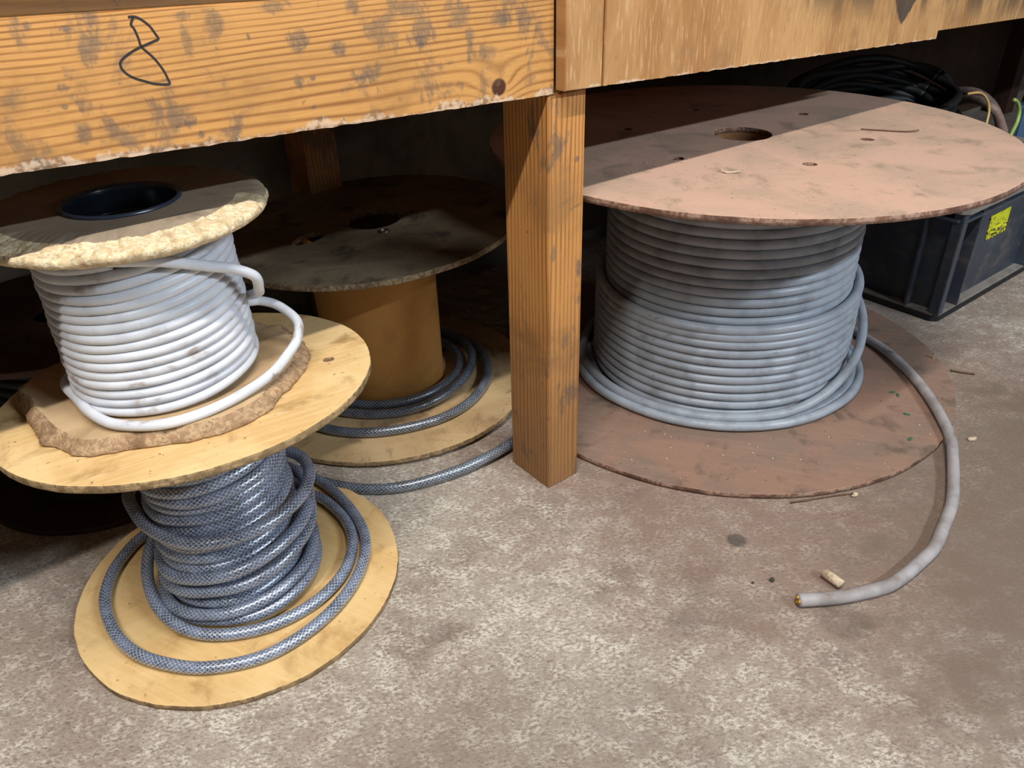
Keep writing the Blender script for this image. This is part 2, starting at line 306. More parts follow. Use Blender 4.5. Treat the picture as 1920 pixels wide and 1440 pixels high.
M['black'] = m_plain('black_rubber', rgb(26, 24, 23), .6, 0, .4, 60)
M['hose'] = m_plain('dusty_brown_hose', rgb(132, 108, 98), .6, 0, .3, 60)
M['green'] = m_plain('yellow_green_wire', rgb(150, 176, 92), .4, 0, .15, 30)
M['yellow'] = m_plain('yellow_orange_wire', rgb(190, 156, 96), .4, 0, .15, 30)
M['bluebox'] = m_plain('blue_plastic', rgb(72, 100, 134), .5, 0, .15, 20)
M['pink'] = m_plain('pink_cloth', rgb(190, 120, 110), .8, 0, .2, 60)
M['ink'] = m_plain('marker_ink', rgb(44, 36, 34), .7, 0, .3, 200, 0, 0)
M['copper'] = m_plain('copper_core', rgb(214, 170, 70), .4, .6, .4, 400)
M['woodchip'] = m_plain('pale_splinter', rgb(206, 184, 156), .85, 0, .35, 200)
M['greenchip'] = m_plain('green_flake', rgb(52, 104, 74), .7, 0, .3, 200)
M['stone'] = m_plain('dark_grit', rgb(70, 62, 54), .85, 0, .4, 200)
M['rust'] = m_plain('rusty_wire', rgb(112, 82, 62), .6, .4, .4, 200)
def m_label():
    t = NT('yellow_label'); o = t.obj(); n = t.noise(t.map(o, (1, 1, 1.6)), 95, 4, .6, 1.0)
    x, y, z = t.sep(t.uv()); low = t.ss(y, .75, .25, .0, .10)
    m = t.ss(t.math('ADD', n, low), .585, .62)
    return t.fin(t.mix(rgb(226, 226, 30), rgb(70, 66, 30), m), .5)
M['label'] = m_label()

# ------------------------------------------------------------------ object helpers
def link(name, me, mats, parent=None, loc=None, rotz=None, smooth=False):
    o = bpy.data.objects.new(name, me); C.objects.link(o)
    for m in (mats if isinstance(mats, (list, tuple)) else [mats]): me.materials.append(m)
    if smooth: me.polygons.foreach_set('use_smooth', [True]*len(me.polygons))
    if parent: o.parent = parent
    if loc is not None: o.location = loc
    if rotz is not None: o.rotation_euler = (0, 0, rotz)
    return o
def thing(name, label, cat, loc=(0, 0, 0), rot=(0, 0, 0), group=None):
    o = bpy.data.objects.new(name, None); C.objects.link(o); o.location = loc; o.rotation_euler = rot
    o.empty_display_size = .05
    return tag(o, label, cat, group)
def tag(o, label, cat, group=None):
    o['label'] = label; o['category'] = cat
    if group: o['group'] = group
    return o
def from_bm(name, bm, mats, parent=None, smooth=False, **kw):
    me = bpy.data.meshes.new(name); bmesh.ops.recalc_face_normals(bm, faces=bm.faces); bm.to_mesh(me); bm.free()
    return link(name, me, mats, parent, smooth=smooth, **kw)
def poly_prism(pts_xz, y0, y1, bevel=.0015, axis='y', jag=0.0):
    """outline in (x,z), extruded along y (local, metres); sides subdivided and worn if jag"""
    bm = bmesh.new()
    pts = pts_xz
    if jag:
        q = []
        for i in range(len(pts)):
            a, b = pts[i], pts[(i+1) % len(pts)]; ln = math.hypot(b[0]-a[0], b[1]-a[1]); k = max(1, int(ln/.004)) if ln > .3 and i == 0 else 1
            for j in range(k):
                f = j/k; p = (a[0]+(b[0]-a[0])*f, a[1]+(b[1]-a[1])*f)
                if 0 < j: p = (p[0], p[1]+jag*(mn.noise(Vector((p[0]*60, 0, 3)))+.6*mn.noise(Vector((p[0]*230, 1, 3)))))
                q.append(p)
        pts = q
    vs = [bm.verts.new((x, y0, z)) for x, z in pts]; f = bm.faces.new(vs)
    r = bmesh.ops.extrude_face_region(bm, geom=[f]); nv = [v for v in r['geom'] if isinstance(v, bmesh.types.BMVert)]
    for v in nv: v.co.y = y1
    if bevel:
        ed = [e for e in bm.edges if e.calc_length() > .02]
        bmesh.ops.bevel(bm, geom=ed, offset=bevel, segments=2, affect='EDGES')
    return bm
def box_bm(x0, x1, y0, y1, z0, z1, bevel=.0015, bm=None):
    b = bm or bmesh.new()
    r = bmesh.ops.create_cube(b, size=1, matrix=Matrix.Translation(((x0+x1)/2, (y0+y1)/2, (z0+z1)/2)) @ Matrix.Diagonal((x1-x0, y1-y0, z1-z0, 1)))
    if bevel:
        ed = list({e for v in r['verts'] for e in v.link_edges}); bmesh.ops.bevel(b, geom=ed, offset=bevel, segments=2, affect='EDGES')
    return b

def catmull(P, step, closed=False):
    out = []; n = len(P)
    rng = range(n if closed else n-1)
    for i in rng:
        if closed: p0, p1, p2, p3 = P[(i-1) % n], P[i], P[(i+1) % n], P[(i+2) % n]
        else: p0, p1, p2, p3 = P[max(i-1, 0)], P[i], P[i+1], P[min(i+2, n-1)]
        k = max(1, int((p2-p1).length/step))
        for j in range(k):
            t = j/k
            out.append(.5*((2*p1)+(p2-p0)*t+(2*p0-5*p1+4*p2-p3)*t*t+(3*p1-p0-3*p2+p3)*t*t*t))
    if not closed: out.append(P[-1].copy())
    return out
def tube(name, paths, r, mats, parent=None, seg=12, caps=True):
    """sweep one or several paths (lists of Vector, metres) into one smooth tube mesh with metric UVs"""
    V, F, UV = [], [], []
    for pts in paths:
        base = len(V); n = len(pts); u = 0.0
        t0 = (pts[1]-pts[0]).normalized(); nrm = t0.orthogonal().normalized()
        if abs(t0.z) < .9: nrm = Vector((0, 0, 1)) - t0*t0.z; nrm.normalize()
        us = []
        for i, p in enumerate(pts):
            t = (pts[min(i+1, n-1)]-pts[max(i-1, 0)]).normalized()
            nrm = nrm - t*nrm.dot(t); nrm.normalize(); bi = t.cross(nrm)
            if i: u += (p-pts[i-1]).length
            us.append(u)
            for k in range(seg):
                a = 2*pi*k/seg; V.append(p+(nrm*math.cos(a)+bi*math.sin(a))*r)
        for i in range(n-1):
            for k in range(seg):
                k2 = (k+1) % seg; F.append((base+i*seg+k, base+i*seg+k2, base+(i+1)*seg+k2, base+(i+1)*seg+k))
                UV += [(us[i], k/seg), (us[i], (k+1)/seg), (us[i+1], (k+1)/seg), (us[i+1], k/seg)]
        if caps:
            for ring in (list(range(base, base+seg))[::-1], list(range(base+(n-1)*seg, base+n*seg))):
                F.append(tuple(ring)); UV += [(0, 0)]*seg
    me = bpy.data.meshes.new(name); me.from_pydata([tuple(v) for v in V], [], F); me.update()
    ul = me.uv_layers.new(name='UVMap'); ul.data.foreach_set('uv', [c for t in UV for c in t])
    return link(name, me, mats, parent, smooth=True)
def helix(R, z0, z1, pitch, cx=0, cy=0, tilt=None, wob=.0, a0=0.0, nper=64):
    """one wound layer; tilt(zfrac) -> (amp, angle)"""
    turns = (z1-z0)/pitch; n = int(turns*nper); out = []
    for i in range(n+1):
        a = a0+2*pi*i/nper; f = i/n; z = z0+(z1-z0)*f
        if tilt: am, an = tilt(f); z += am*math.cos(a-an)
        rr = R(f, a) if callable(R) else R
        rr += wob*mn.noise(Vector((math.cos(a)*1.5, math.sin(a)*1.5, i/nper*1.7)))
        z += wob*.55*mn.noise(Vector((math.cos(a)*1.2+5, math.sin(a)*1.2, i/nper*1.3)))
        out.append(Vector((cx+rr*math.cos(a), cy+rr*math.sin(a), z))*K)
    return out
def ringpts(r, n=160, jag=0.0, cx=0, cy=0, seed=0, freq=6):
    o = []
    for i in range(n):
        a = 2*pi*i/n; rr = r + jag*(mn.noise(Vector((math.cos(a)*freq, math.sin(a)*freq, seed)))+.5*mn.noise(Vector((math.cos(a)*freq*5, math.sin(a)*freq*5, seed))))
        o.append((cx+rr*math.cos(a), cy+rr*math.sin(a)))
    return o
def plate(name, outlines, z0, z1, face_m, edge_m, parent, bevel=.0012, under=None):
    """flat board with true holes: outlines (metres), first is the rim"""
    cu = bpy.data.curves.new(name, 'CURVE'); cu.dimensions = '2D'; cu.fill_mode = 'BOTH'
    for pts in outlines:
        s = cu.splines.new('POLY'); s.points.add(len(pts)-1)
        for p, q in zip(s.points, pts): p.co = (q[0], q[1], 0, 1)
        s.use_cyclic_u = True
    cu.extrude = (z1-z0)/2-bevel; cu.bevel_depth = bevel; cu.bevel_resolution = 1; cu.offset = -bevel
    tmp = bpy.data.objects.new('tmp', cu); C.objects.link(tmp)
    bpy.context.view_layer.update()
    me = bpy.data.meshes.new_from_object(tmp.evaluated_get(bpy.context.evaluated_depsgraph_get()))
    bpy.data.objects.remove(tmp); bpy.data.curves.remove(cu)
    me.transform(Matrix.Translation((0, 0, (z0+z1)/2))); me.name = name
    me.materials.clear()
    o = link(name, me, [face_m, edge_m], parent)
    for p in me.polygons: p.material_index = 0 if abs(p.normal.z) > .85 else 1; p.use_smooth = abs(p.normal.z) < .5
    return o
def lathe(name, prof, mats, parent, n=96, jag=None, smooth=True, matfn=None):
    """prof: list of (r, z) in metres, open profile; jag(v, i) may displace"""
    bm = bmesh.new(); rows = []
    for i, (r, z) in enumerate(prof):
        row = []
        for k in range(n):
            a = 2*pi*k/n; v = Vector((r*math.cos(a), r*math.sin(a), z))
            if jag: v = jag(v, i, a)
            row.append(bm.verts.new(v))
        rows.append(row)
    for i in range(len(rows)-1):
        for k in range(n):
            f = bm.faces.new((rows[i][k], rows[i][(k+1) % n], rows[i+1][(k+1) % n], rows[i+1][k]))
            if matfn: f.material_index = matfn(i)
    me = bpy.data.meshes.new(name); bm.to_mesh(me); bm.free()
    return link(name, me, mats, parent, smooth=smooth)
def sc2(pts): return [(x*K, y*K) for x, y in pts]
def Vk(l): return [Vector(p)*K for p in l]

# ------------------------------------------------------------------ setting
def plane(name, corners, m, kind='structure'):
    me = bpy.data.meshes.new(name); me.from_pydata([tuple(c) for c in corners], [], [(0, 1, 2, 3)]); me.update()
    o = link(name, me, m); o['kind'] = kind; return o
bm = box_bm(-5, 7, -6, 7, -.05, 0, 0); fl = from_bm('floor', bm, M['floor']); fl['kind'] = 'structure'
bm = box_bm(-4*K, 7*K, .985*K, 1.05*K, 0, 3.0*K, 0); wl = from_bm('wall_back', bm, M['wall'], loc=sn(0, 0), rotz=ROTZ); wl['kind'] = 'structure'

# ------------------------------------------------------------------ workbench
wb = thing('workbench', 'long wooden workbench with a stained pine and plywood front over the cable reels', 'workbench', sn(0, 0), (0, 0, ROTZ))
def bx(name, s0, s1, n0, n1, z0, z1, m, bev=.0015): return from_bm(name, box_bm(s0*K, s1*K, n0*K, n1*K, z0*K, z1*K, bev), m, wb)
k2 = lambda l: [(a*K, b*K) for a, b in l]
ap = from_bm('front_board', poly_prism(k2([(-2.3, .8295), (.0115, .7600), (.0115, .912), (-2.3, .955)]), 0, .036*K, .0012, jag=.0013), M['apron'], wb)
ap['label'] = 'stained pine front board marked with a handwritten 8'
EIGHT = [(-.572,.916),(-.566,.916),(-.56,.913),(-.553,.906),(-.549,.898),(-.547,.893),(-.552,.891),(-.559,.889),(-.566,.887),(-.575,.884),(-.585,.879),(-.591,.874),(-.591,.868),(-.587,.862),(-.58,.857),(-.571,.853),(-.561,.849),(-.547,.847),(-.547,.852),(-.549,.86),(-.553,.869),(-.558,.877),(-.566,.887),(-.567,.895),(-.569,.905),(-.571,.909),(-.567,.9155)]
def ribbon(name, pts, width, y, m, parent):
    P = catmull([Vector((a*K, 0, b*K)) for a, b in pts], .0015); bm = bmesh.new(); prev = None
    for i, p in enumerate(P):
        t = (P[min(i+1, len(P)-1)]-P[max(i-1, 0)]).normalized(); s = Vector((-t.z, 0, t.x))*width/2
        row = [bm.verts.new(p+s+Vector((0, y-.0003, 0))), bm.verts.new(p-s+Vector((0, y-.0003, 0))), bm.verts.new(p-s+Vector((0, y+.0004, 0))), bm.verts.new(p+s+Vector((0, y+.0004, 0)))]
        if prev:
            for k in range(4): bm.faces.new((prev[k], prev[(k+1) % 4], row[(k+1) % 4], row[k]))
        prev = row
    return from_bm(name, bm, m, parent)
ribbon('handwritten_numeral', EIGHT, .0021, 0, M['ink'], ap)['label'] = 'thin dark marker pen numeral 8'
from_bm('leg', poly_prism(k2([(0, 0), (.078, 0), (.078, .7605), (0, .7590)]), 0, .1166*K, .0016), M['post'], wb)
bx('rear_leg', -.041, .045, .85, .965, 0, .96, M['post'])
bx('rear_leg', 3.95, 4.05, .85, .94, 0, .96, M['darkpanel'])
bx('rail', -2.3, .0115, .024, .07, .90, .97, M['rail'])
bx('worktop', -2.4, 5.2, -.025, .982, .972, 1.02, M['rail'])
from_bm('cover_strip', poly_prism(k2([(.0135, .7665), (.0895, .7640), (.0895, .97), (.0135, .97)]), -.0225*K, 0, .001), M['strip'], wb)
from_bm('plywood_panel', poly_prism(k2([(.0935, .7640), (1.141, .7290), (1.141, .7460), (5.1, .645), (5.1, .97), (.0935, .97)]), -.0225*K, -.001*K, .001, jag=.0012), M['strip'], wb)
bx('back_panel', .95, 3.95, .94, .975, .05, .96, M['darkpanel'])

# ------------------------------------------------------------------ reel of white cable (top left) : base rests on the yellow flange
def tiltz(x, y): return .0439*x - .0627*y
C1 = (-.4839, 1.0146); C3 = (-.5021, 1.0005)
# -- blue braided cable reel --
rb = thing('cable_reel', 'yellow plywood reel of blue-grey braided cable standing on the floor under the white cable', 'cable reel', (C1[0]*K, C1[1]*K, 0))
def bolt_ring(r, n, a0, hr): return [ringpts(hr, 24, 0, r*math.cos(a0+2*pi*i/n), r*math.sin(a0+2*pi*i/n)) for i in range(n)]
plate('bottom_flange', [sc2(ringpts(.2715, 200, .0016, seed=1)), sc2(ringpts(.05, 40))], .001, .012*K, M['yply'], M['yedge'], rb)
top = plate('top_flange', [sc2(ringpts(.2700, 200, .0012, seed=2)), sc2(ringpts(.05, 40)), sc2(ringpts(.0085, 24, 0, .2, .0485))], 0, .012*K, M['yply2'], M['yedge'], rb)
top.location = (0, 0, (.4053-.012)*K); top.rotation_euler = (-.0627, -.0439, 0)
pl = lathe('bolt', [(.0001, 0), (.0068*K, .0), (.0068*K, -.003), (.0001, -.003)], [M['plug']], top, 24); pl.location = (.2*K, .0485*K, .0065)
lathe('barrel', [(.093*K, .010*K), (.093*K, .392*K)], [M['card5']], rb, 64)
def R1(f, a): return .1045+.004*mn.noise(Vector((f*9, 0, 0)))+.0035*math.sin(a+f*31)
main = helix(R1, .025, .383, .0190, tilt=lambda f: (.004+.010*f, .6), wob=.004)
low = helix(lambda f, a: .1265+.003*math.sin(a*1+f*7), .023, .062, .0195, .004, 0, tilt=lambda f: (.012*f, .4), wob=.005, a0=2.2)
low2 = helix(lambda f, a: .1250+.008*math.cos(a-.35), .085, .150, .032, .003, 0, tilt=lambda f: (.018, .5), wob=.006, a0=1.9)
loose_top = catmull(Vk([(-.03,.12,.205),(-.095,.11,.21),(-.140,.065,.205),(-.150,.0,.20),(-.119,-.052,.20),(-.081,-.090,.198),(-.034,-.118,.197),(.007,-.128,.198),(.058,-.120,.200),(.106,-.088,.203),(.138,-.038,.206),(.143,.018,.206),(.120,.075,.203),(.07,.108,.20),(.0,.112,.20)]), .004)
outer = catmull(Vk([(-.06,.25,.0245),(.0,.292,.0235),(.084,.247,.0232),(.151,.174,.0232),(.198,.095,.0232),(.212,.030,.0232),(.204,-.039,.0232),(.178,-.103,.0232),(.133,-.160,.0232),(.079,-.197,.0232),(.004,-.212,.0232),(-.061,-.202,.0232),(-.117,-.179,.0232),(-.167,-.137,.0232),(-.209,-.075,.0232),(-.226,-.013,.0232),(-.224,.043,.0232),(-.210,.090,.0235),(-.17,.15,.026),(-.10,.165,.04)]), .004)
inner = catmull(Vk([(-.02,.20,.03),(.067,.200,.0245),(.111,.180,.0235),(.160,.123,.0232),(.185,.060,.0232),(.183,-.011,.0232),(.158,-.068,.0232),(.116,-.112,.0232),(.063,-.140,.0234),(.0,-.149,.024),(-.053,-.138,.028),(-.100,-.107,.036),(-.134,-.060,.05),(-.148,-.010,.07),(-.140,.05,.095),(-.10,.105,.115),(-.03,.135,.12)]), .004)
tube('wound_cable', [main, low, low2, loose_top, outer, inner], .0100*K, M['blue'], rb, 14)['label'] = 'shiny blue-grey braided cable with loose coils'

# -- white cable reel --
BZ = .4053+.001
rw = thing('cable_reel', 'white cable on a reel with torn chipboard ends, stacked on the yellow plywood reel', 'cable reel', (C3[0]*K, C3[1]*K, BZ*K))
RT = Matrix.Rotation(-.0627, 4, 'X') @ Matrix.Rotation(-.0439, 4, 'Y')
D4 = [(-.240,.030),(-.226,-.03),(-.180,-.076),(-.131,-.135),(-.088,-.168),(-.045,-.188),(.014,-.176),(.085,-.164),(.129,-.144),(.151,-.121),(.170,-.090),(.173,-.054),(.181,-.016),(.190,.033),(.184,.083),(.154,.14),(.109,.19),(.049,.215),(-.03,.225),(-.10,.21),(-.17,.17),(-.215,.11),(-.236,.06)]
def torn_board():
    P = catmull([Vector((x, y, 0)) for x, y in D4], .006, True); n = len(P); bm = bmesh.new(); rows = []
    lay = [(1.0, .0, .003), (1.005, .003, .005), (.985, .009, .006), (.955, .0145, .006), (.925, .018, .004), (.88, .0190, .0015), (.75, .0195, 0), (.5, .0195, 0), (.15, .0195, 0)]
    for f, z, j in lay:
        row = []
        for i, p in enumerate(P):
            q = mn.noise(Vector((p.x*18, p.y*18, z*20)))*j*1.2 + mn.noise(Vector((p.x*45, p.y*45, z*70)))*j + mn.noise(Vector((p.x*150, p.y*150, z*200)))*j*.6
            ff = f
            if f > .85 and f < 1: ff = f-.05*max(0, mn.noise(Vector((p.x*11, p.y*11, 2))))
            r = p.length; d = p/r
            lift = .012*math.exp(-((p.x+.20)**2+(p.y+.07)**2)/.004) if f > .88 else 0   # curled corner at the left
            v = d*(r*ff+q); v.z = z+q*.4*(1 if z > 0 else 0)+lift*(z/.0195)
            row.append(bm.verts.new(v*K))
        rows.append(row)
    for a, b in zip(rows, rows[1:]):
        for i in range(n):
            f = bm.faces.new((a[i], a[(i+1) % n], b[(i+1) % n], b[i])); f.material_index = 1 if rows.index(a) < 4 else 0; f.smooth = True
    bm.faces.new(rows[0][::-1]); bm.faces.new(rows[-1])
    o = from_bm('bottom_flange', bm, [M['card4'], M['crumb4']], rw); o['label'] = 'torn brown fibreboard flange with ragged edge'; return o
tb = torn_board(); tb.rotation_euler = (-.0627, -.0439, 0)
core_top = .6898-BZ
def chip_top():
    # chunky chipboard end plate, rim broken away
    prof = [(.071, .0), (.12, .0), (.160, -.001), (.172, .000), (.180, .004), (.183, .010), (.181, .016), (.174, .0205), (.165, .0225), (.155, .023), (.145, .0235), (.13, .0235), (.11, .0235), (.0712, .0235)]
    def jag(v, i, a):
        if 2 <= i <= 10:
            p = v/K; front0 = .35+.65*max(0, math.cos(a+1.25)); amp = (.0045 if i > 3 else .002)*front0
            q = mn.noise(p*22)*amp*.9+mn.noise(p*60)*amp*1.1+mn.noise(p*150)*amp*.8
            front = max(0, math.cos(a+1.25))           # the front edge is broken lower
            d = Vector((math.cos(a), math.sin(a), 0))
            v = v+d*q*K*1.2; v.z += q*K*.9
            if i >= 7: v.z -= front*K*.006*(1-(10-i)*-.0)*(1.0 if i <= 9 else .5)
        return v
    o = lathe('top_flange', [(r*K, (z-.0235)*K) for r, z in prof], [M['chip3'], M['crumb3']], rw, 420, jag, True, lambda i: 1 if 2 <= i <= 5 else (2 if 6 <= i <= 9 else 0))
    for p in o.data.polygons:
        if p.material_index == 2:
            c = p.center; a = math.atan2(c.y, c.x); p.material_index = 1 if math.cos(a+1.15)+.25*mn.noise(c*40) > .28 else 0
    o.location = (0, 0, (core_top)*K); o['label'] = 'thick chipboard flange with crumbled cream edge'
    return o
ct = chip_top()
hb = lathe('hub', [(.0755*K, .001), (.0755*K, .0030), (.072*K, .0040), (.0685*K, .0025), (.0675*K, .000), (.067*K, -.005), (.067*K, -.026), (.0668*K, -.0275), (.066*K, -.028), (.0622*K, -.028), (.0612*K, -.0285), (.0607*K, -.031), (.0600*K, -.06), (.059*K, -.2), (.058*K, -.2005), (.002, -.2005)], [M['hub']], rw, 80)
hb.location = (0, 0, core_top*K); hb['label'] = 'glossy black plastic hub ring'
from_bm('hub_rib', box_bm(-.004, .004, .050*K, .0612*K, -.10, -.0295, .001), M['hub'], hb)
from_bm('hub_rib', box_bm(-.0612*K, -.050*K, -.004, .004, -.10, -.0295, .001), M['hub'], hb)
lathe('barrel', [(.100*K, .02*K), (.100*K, (core_top-.02)*K)], [M['card4']], rw, 64)
wmain = helix(lambda f, a: .1225-.003*f+.002*mn.noise(Vector((f*14, 1, 0))), .033, core_top-.030, .0141, tilt=lambda f: (.005+.012*f, .9), wob=.0022, a0=1.0)
wl1 = catmull(Vk([(x, y, z-BZ) for x, y, z in [(-.04,-.132,.668),(.03,-.133,.660),(.080,-.113,.650),(.122,-.065,.622),(.143,-.046,.610),(.163,-.030,.592),(.158,-.010,.565),(.140,.035,.540),(.105,.08,.515),(.06,.12,.50)]]), .003)
wl2 = catmull(Vk([(x, y, z-BZ) for x, y, z in [(.04,.115,.51),(.098,.088,.503),(.121,.093,.500),(.148,.090,.492),(.180,.062,.480),(.186,.030,.467),(.177,.0,.456),(.160,-.050,.449),(.125,-.104,.446),(.085,-.142,.445),(.041,-.160,.4445),(-.013,-.155,.4445),(-.055,-.128,.4445),(-.094,-.087,.4445),(-.128,-.048,.444),(-.134,-.008,.442),(-.120,.04,.442),(-.09,.09,.442)]]), .003)
tube('wound_cable', [wmain, wl1, wl2], .0072*K, M['white'], rw, 14)['label'] = 'white cable wound in slanting turns with two loose loops'

# ------------------------------------------------------------------ tall brown-tube reel behind the leg
C5 = (-.3040, 1.6681)
r5 = thing('cable_reel', 'half-empty cable reel with bare brown tube and grimy chipboard top flange', 'cable reel', (C5[0]*K, C5[1]*K, .0068*K), (.004, -.0205, 0))
plate('bottom_flange', [sc2(ringpts(.3457, 200, .0025, seed=11)), sc2(ringpts(.05, 40))], .001, .013*K, M['tan6'], M['yedge'], r5)
ov = [(.09*math.cos(a)*1.0, .055*math.sin(a)) for a in [2*pi*i/60 for i in range(60)]]
rot = lambda pts, an, cx, cy: [(cx+x*math.cos(an)-y*math.sin(an), cy+x*math.sin(an)+y*math.cos(an)) for x, y in pts]
t5 = plate('top_flange', [sc2(ringpts(.3330, 220, .0022, seed=12, freq=9)), sc2(ringpts(.060, 48, 0, .008, .012)), sc2(rot([(x*.45, y*.45) for x, y in ov], .9, -.12, -.075)), sc2(ringpts(.0115, 24, 0, .042, -.071)), sc2(ringpts(.0115, 24, 0, .054, .119))], 0, .012*K, M['brown5'], M['edge5'], r5)
t5.location = (.008*K, 0, (.4150-.012)*K); t5.rotation_euler = (.0106, -.031, 0)
for x, y in ((.042, -.071), (.054, .119)):
    b = lathe('bolt', [(.0075*K, -.01), (.0075*K, .003), (.0085*K, .004), (.0105*K, .0035), (.0115*K, .001), (.0115*K, -.01)], [M['bolt']], t5, 32); b.location = (x*K, y*K, .012*K)
lathe('barrel', [(.136*K, .012*K), (.1365*K, .05*K), (.143*K, .398*K), (.143*K, .405*K), (.135*K, .405*K), (.128*K, .02*K)], [M['card5']], r5, 96)
l5a = helix(lambda f, a: .158+.012*math.cos(a-.4)+.006*math.sin(2*a), .025, .040, .018, .006, 0, wob=.004, a0=2.6)
l5b = catmull(Vk([(.02,.19,.05),(.10,.175,.05),(.17,.125,.048),(.205,.05,.046),(.20,-.03,.04),(.165,-.10,.034),(.105,-.155,.028),(.03,-.18,.0245),(-.05,-.175,.0245),(-.12,-.145,.0245),(-.17,-.09,.0245),(-.19,-.02,.0245),(-.17,.06,.0245)]), .004)
l5c = catmull(Vk([(.06,.21,.028),(.15,.18,.028),(.21,.12,.028),(.240,.04,.027),(.243,-.05,.026),(.21,-.14,.025),(.150,-.205,.0245),(.065,-.243,.0245),(-.023,-.253,.0245),(-.10,-.235,.0245),(-.17,-.19,.0245),(-.22,-.12,.0245),(-.24,-.04,.0245)]), .004)
tl5 = [(-.60,1.52),(-.56,1.42),(-.52,1.365),(-.473,1.326),(-.402,1.279),(-.309,1.245),(-.222,1.245),(-.127,1.281),(-.045,1.335),(.0,1.378),(.018,1.41)]
l5t = catmull([Vector((x-C5[0], y-C5[1], .0045+.0205*(x-C5[0]))) *K for x, y in tl5], .004)
tube('loose_cable', [l5a, l5b, l5c, l5t], .0108*K, M['steel'], r5, 14)['label'] = 'dark grey braided cable looped at the foot and trailing on the floor'

# ------------------------------------------------------------------ big grey cable reel
C8 = (.5206, 1.7419)
r8 = thing('cable_reel', 'large reel of smooth grey cable with dusty reddish round ends, right of the pine leg', 'cable reel', (C8[0]*K, C8[1]*K, 0))
plate('bottom_flange', [sc2(ringpts(.5547, 260, .0016, seed=21)), sc2(ringpts(.062, 40))], .001, .0125*K, M['red8'], M['rededge'], r8)
an8 = [-75.6, -17.5, 42.3, 102, 164, 225.4]
holes = [ringpts(.0135, 28, 0, .255*math.cos(math.radians(a)), .255*math.sin(math.radians(a))) for a in an8]
t8 = plate('top_flange', [sc2(ringpts(.5547, 280, .0018, seed=22, freq=9)), sc2(ringpts(.062, 56))]+[sc2(h) for h in holes], 0, .0125*K, M['red7'], M['rededge'], r8)
t8.location = (0, 0, (.5714-.0125)*K)
for a in an8:
    p = lathe('bolt', [(.0001, -.0035), (.009*K, -.0035), (.0095*K, -.0045), (.0134*K, -.0048), (.0134*K, -.009)], [M['plug']], t8, 32)
    p.location = (.255*K*math.cos(math.radians(a)), .255*K*math.sin(math.radians(a)), .0125*K)
lathe('hub', [(.0625*K, .559*K), (.0625*K, .5585*K), (.064*K, .52*K), (.064*K, .05*K)], [M['inner']], r8, 48)
lathe('barrel', [(.262*K, .0125*K), (.262*K, .558*K)], [M['card5']], r8, 96)
ginn = helix(.2765, .024, .547, .0213, tilt=lambda f: (.003, 1.0), wob=.0015, nper=96)
gout = helix(lambda f, a: .2985, .024, .262, .0213, tilt=lambda f: (.004+.030*max(0, f-.8)*4*.5, -2.0+pi), wob=.0016, nper=96, a0=.3)
def pol(l): return [Vector((r*math.cos(math.radians(a)), r*math.sin(math.radians(a)), z))*K for a, r, z in l]
gdiag = catmull(pol([(75,.318,.262),(45,.321,.245),(20,.326,.215),(5,.330,.185),(-12,.331,.150),(-30,.328,.110),(-48,.324,.075),(-65,.322,.050),(-82,.322,.040),(-105,.324,.036),(-130,.328,.034),(-155,.334,.034),(-180,.338,.036),(-210,.335,.04),(-235,.33,.04)]), .006)
glow = catmull(pol([(60,.335,.03),(35,.338,.03),(15,.340,.028),(-5,.342,.026),(-25,.342,.0245),(-45,.339,.0245),(-70,.337,.0245),(-95,.338,.0245),(-120,.343,.0245),(-145,.350,.0245),(-165,.352,.0245),(-190,.35,.0245),(-220,.34,.0245)]), .006)
glow2 = catmull(pol([(40,.322,.045),(10,.326,.035),(-15,.326,.027),(-40,.3205,.0245),(-70,.3195,.0245),(-100,.3195,.0245),(-130,.321,.0245),(-160,.325,.0245),(-190,.325,.0245)]), .006)
wc = tube('wound_cable', [ginn, gout, gdiag, glow, glow2], .0107*K, M['grey'], r8, 14); wc['label'] = 'smooth blue-grey cable wound in level turns'
tp = [(.80,1.99,.024),(.865,1.915,.0236),(.904,1.862,.0236),(.927,1.803,.0236),(.948,1.74,.0236),(.958,1.675,.0236),(.962,1.590,.0238),(.956,1.502,.0242),(.944,1.420,.024),(.928,1.345,.0205),(.904,1.285,.0155),(.873,1.219,.0122),(.835,1.148,.0118),(.791,1.088,.0118),(.745,1.03,.0118),(.696,.989,.0118),(.652,.957,.0118),(.609,.936,.0118),(.531,.919,.0118),(.465,.915,.0118)]
tailp = catmull([Vector((x-C8[0], y-C8[1], z))*K for x, y, z in tp], .005)
gt = tube('cable_tail', [tailp], .0114*K, M['greytail'], r8, 16); gt['label'] = 'dusty cut end of grey cable curving over the floor'
e = tailp[-1]; dv = (tailp[-1]-tailp[-3]).normalized(); sd = Vector((-dv.y, dv.x, 0))
for a in (0.3, 2.4, 4.5):
    off = (sd*math.cos(a)+Vector((0, 0, 1))*math.sin(a))*.0042
    tube('copper_core', [[e-dv*.004+off, e+off, e+dv*.0028+off]], .0028, M['copper'], gt, 10)

# ------------------------------------------------------------------ dark reel, far left under the bench
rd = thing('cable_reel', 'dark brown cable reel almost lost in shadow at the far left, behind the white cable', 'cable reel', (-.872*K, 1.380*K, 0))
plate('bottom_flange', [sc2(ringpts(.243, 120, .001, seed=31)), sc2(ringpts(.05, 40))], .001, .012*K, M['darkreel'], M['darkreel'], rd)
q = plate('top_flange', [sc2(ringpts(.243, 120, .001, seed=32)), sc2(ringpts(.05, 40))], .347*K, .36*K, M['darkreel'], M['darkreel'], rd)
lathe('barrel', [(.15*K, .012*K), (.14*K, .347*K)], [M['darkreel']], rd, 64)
tube('wound_cable', [helix(.152, .025, .335, .022, wob=.002)], .0105*K, M['black'], rd, 10)

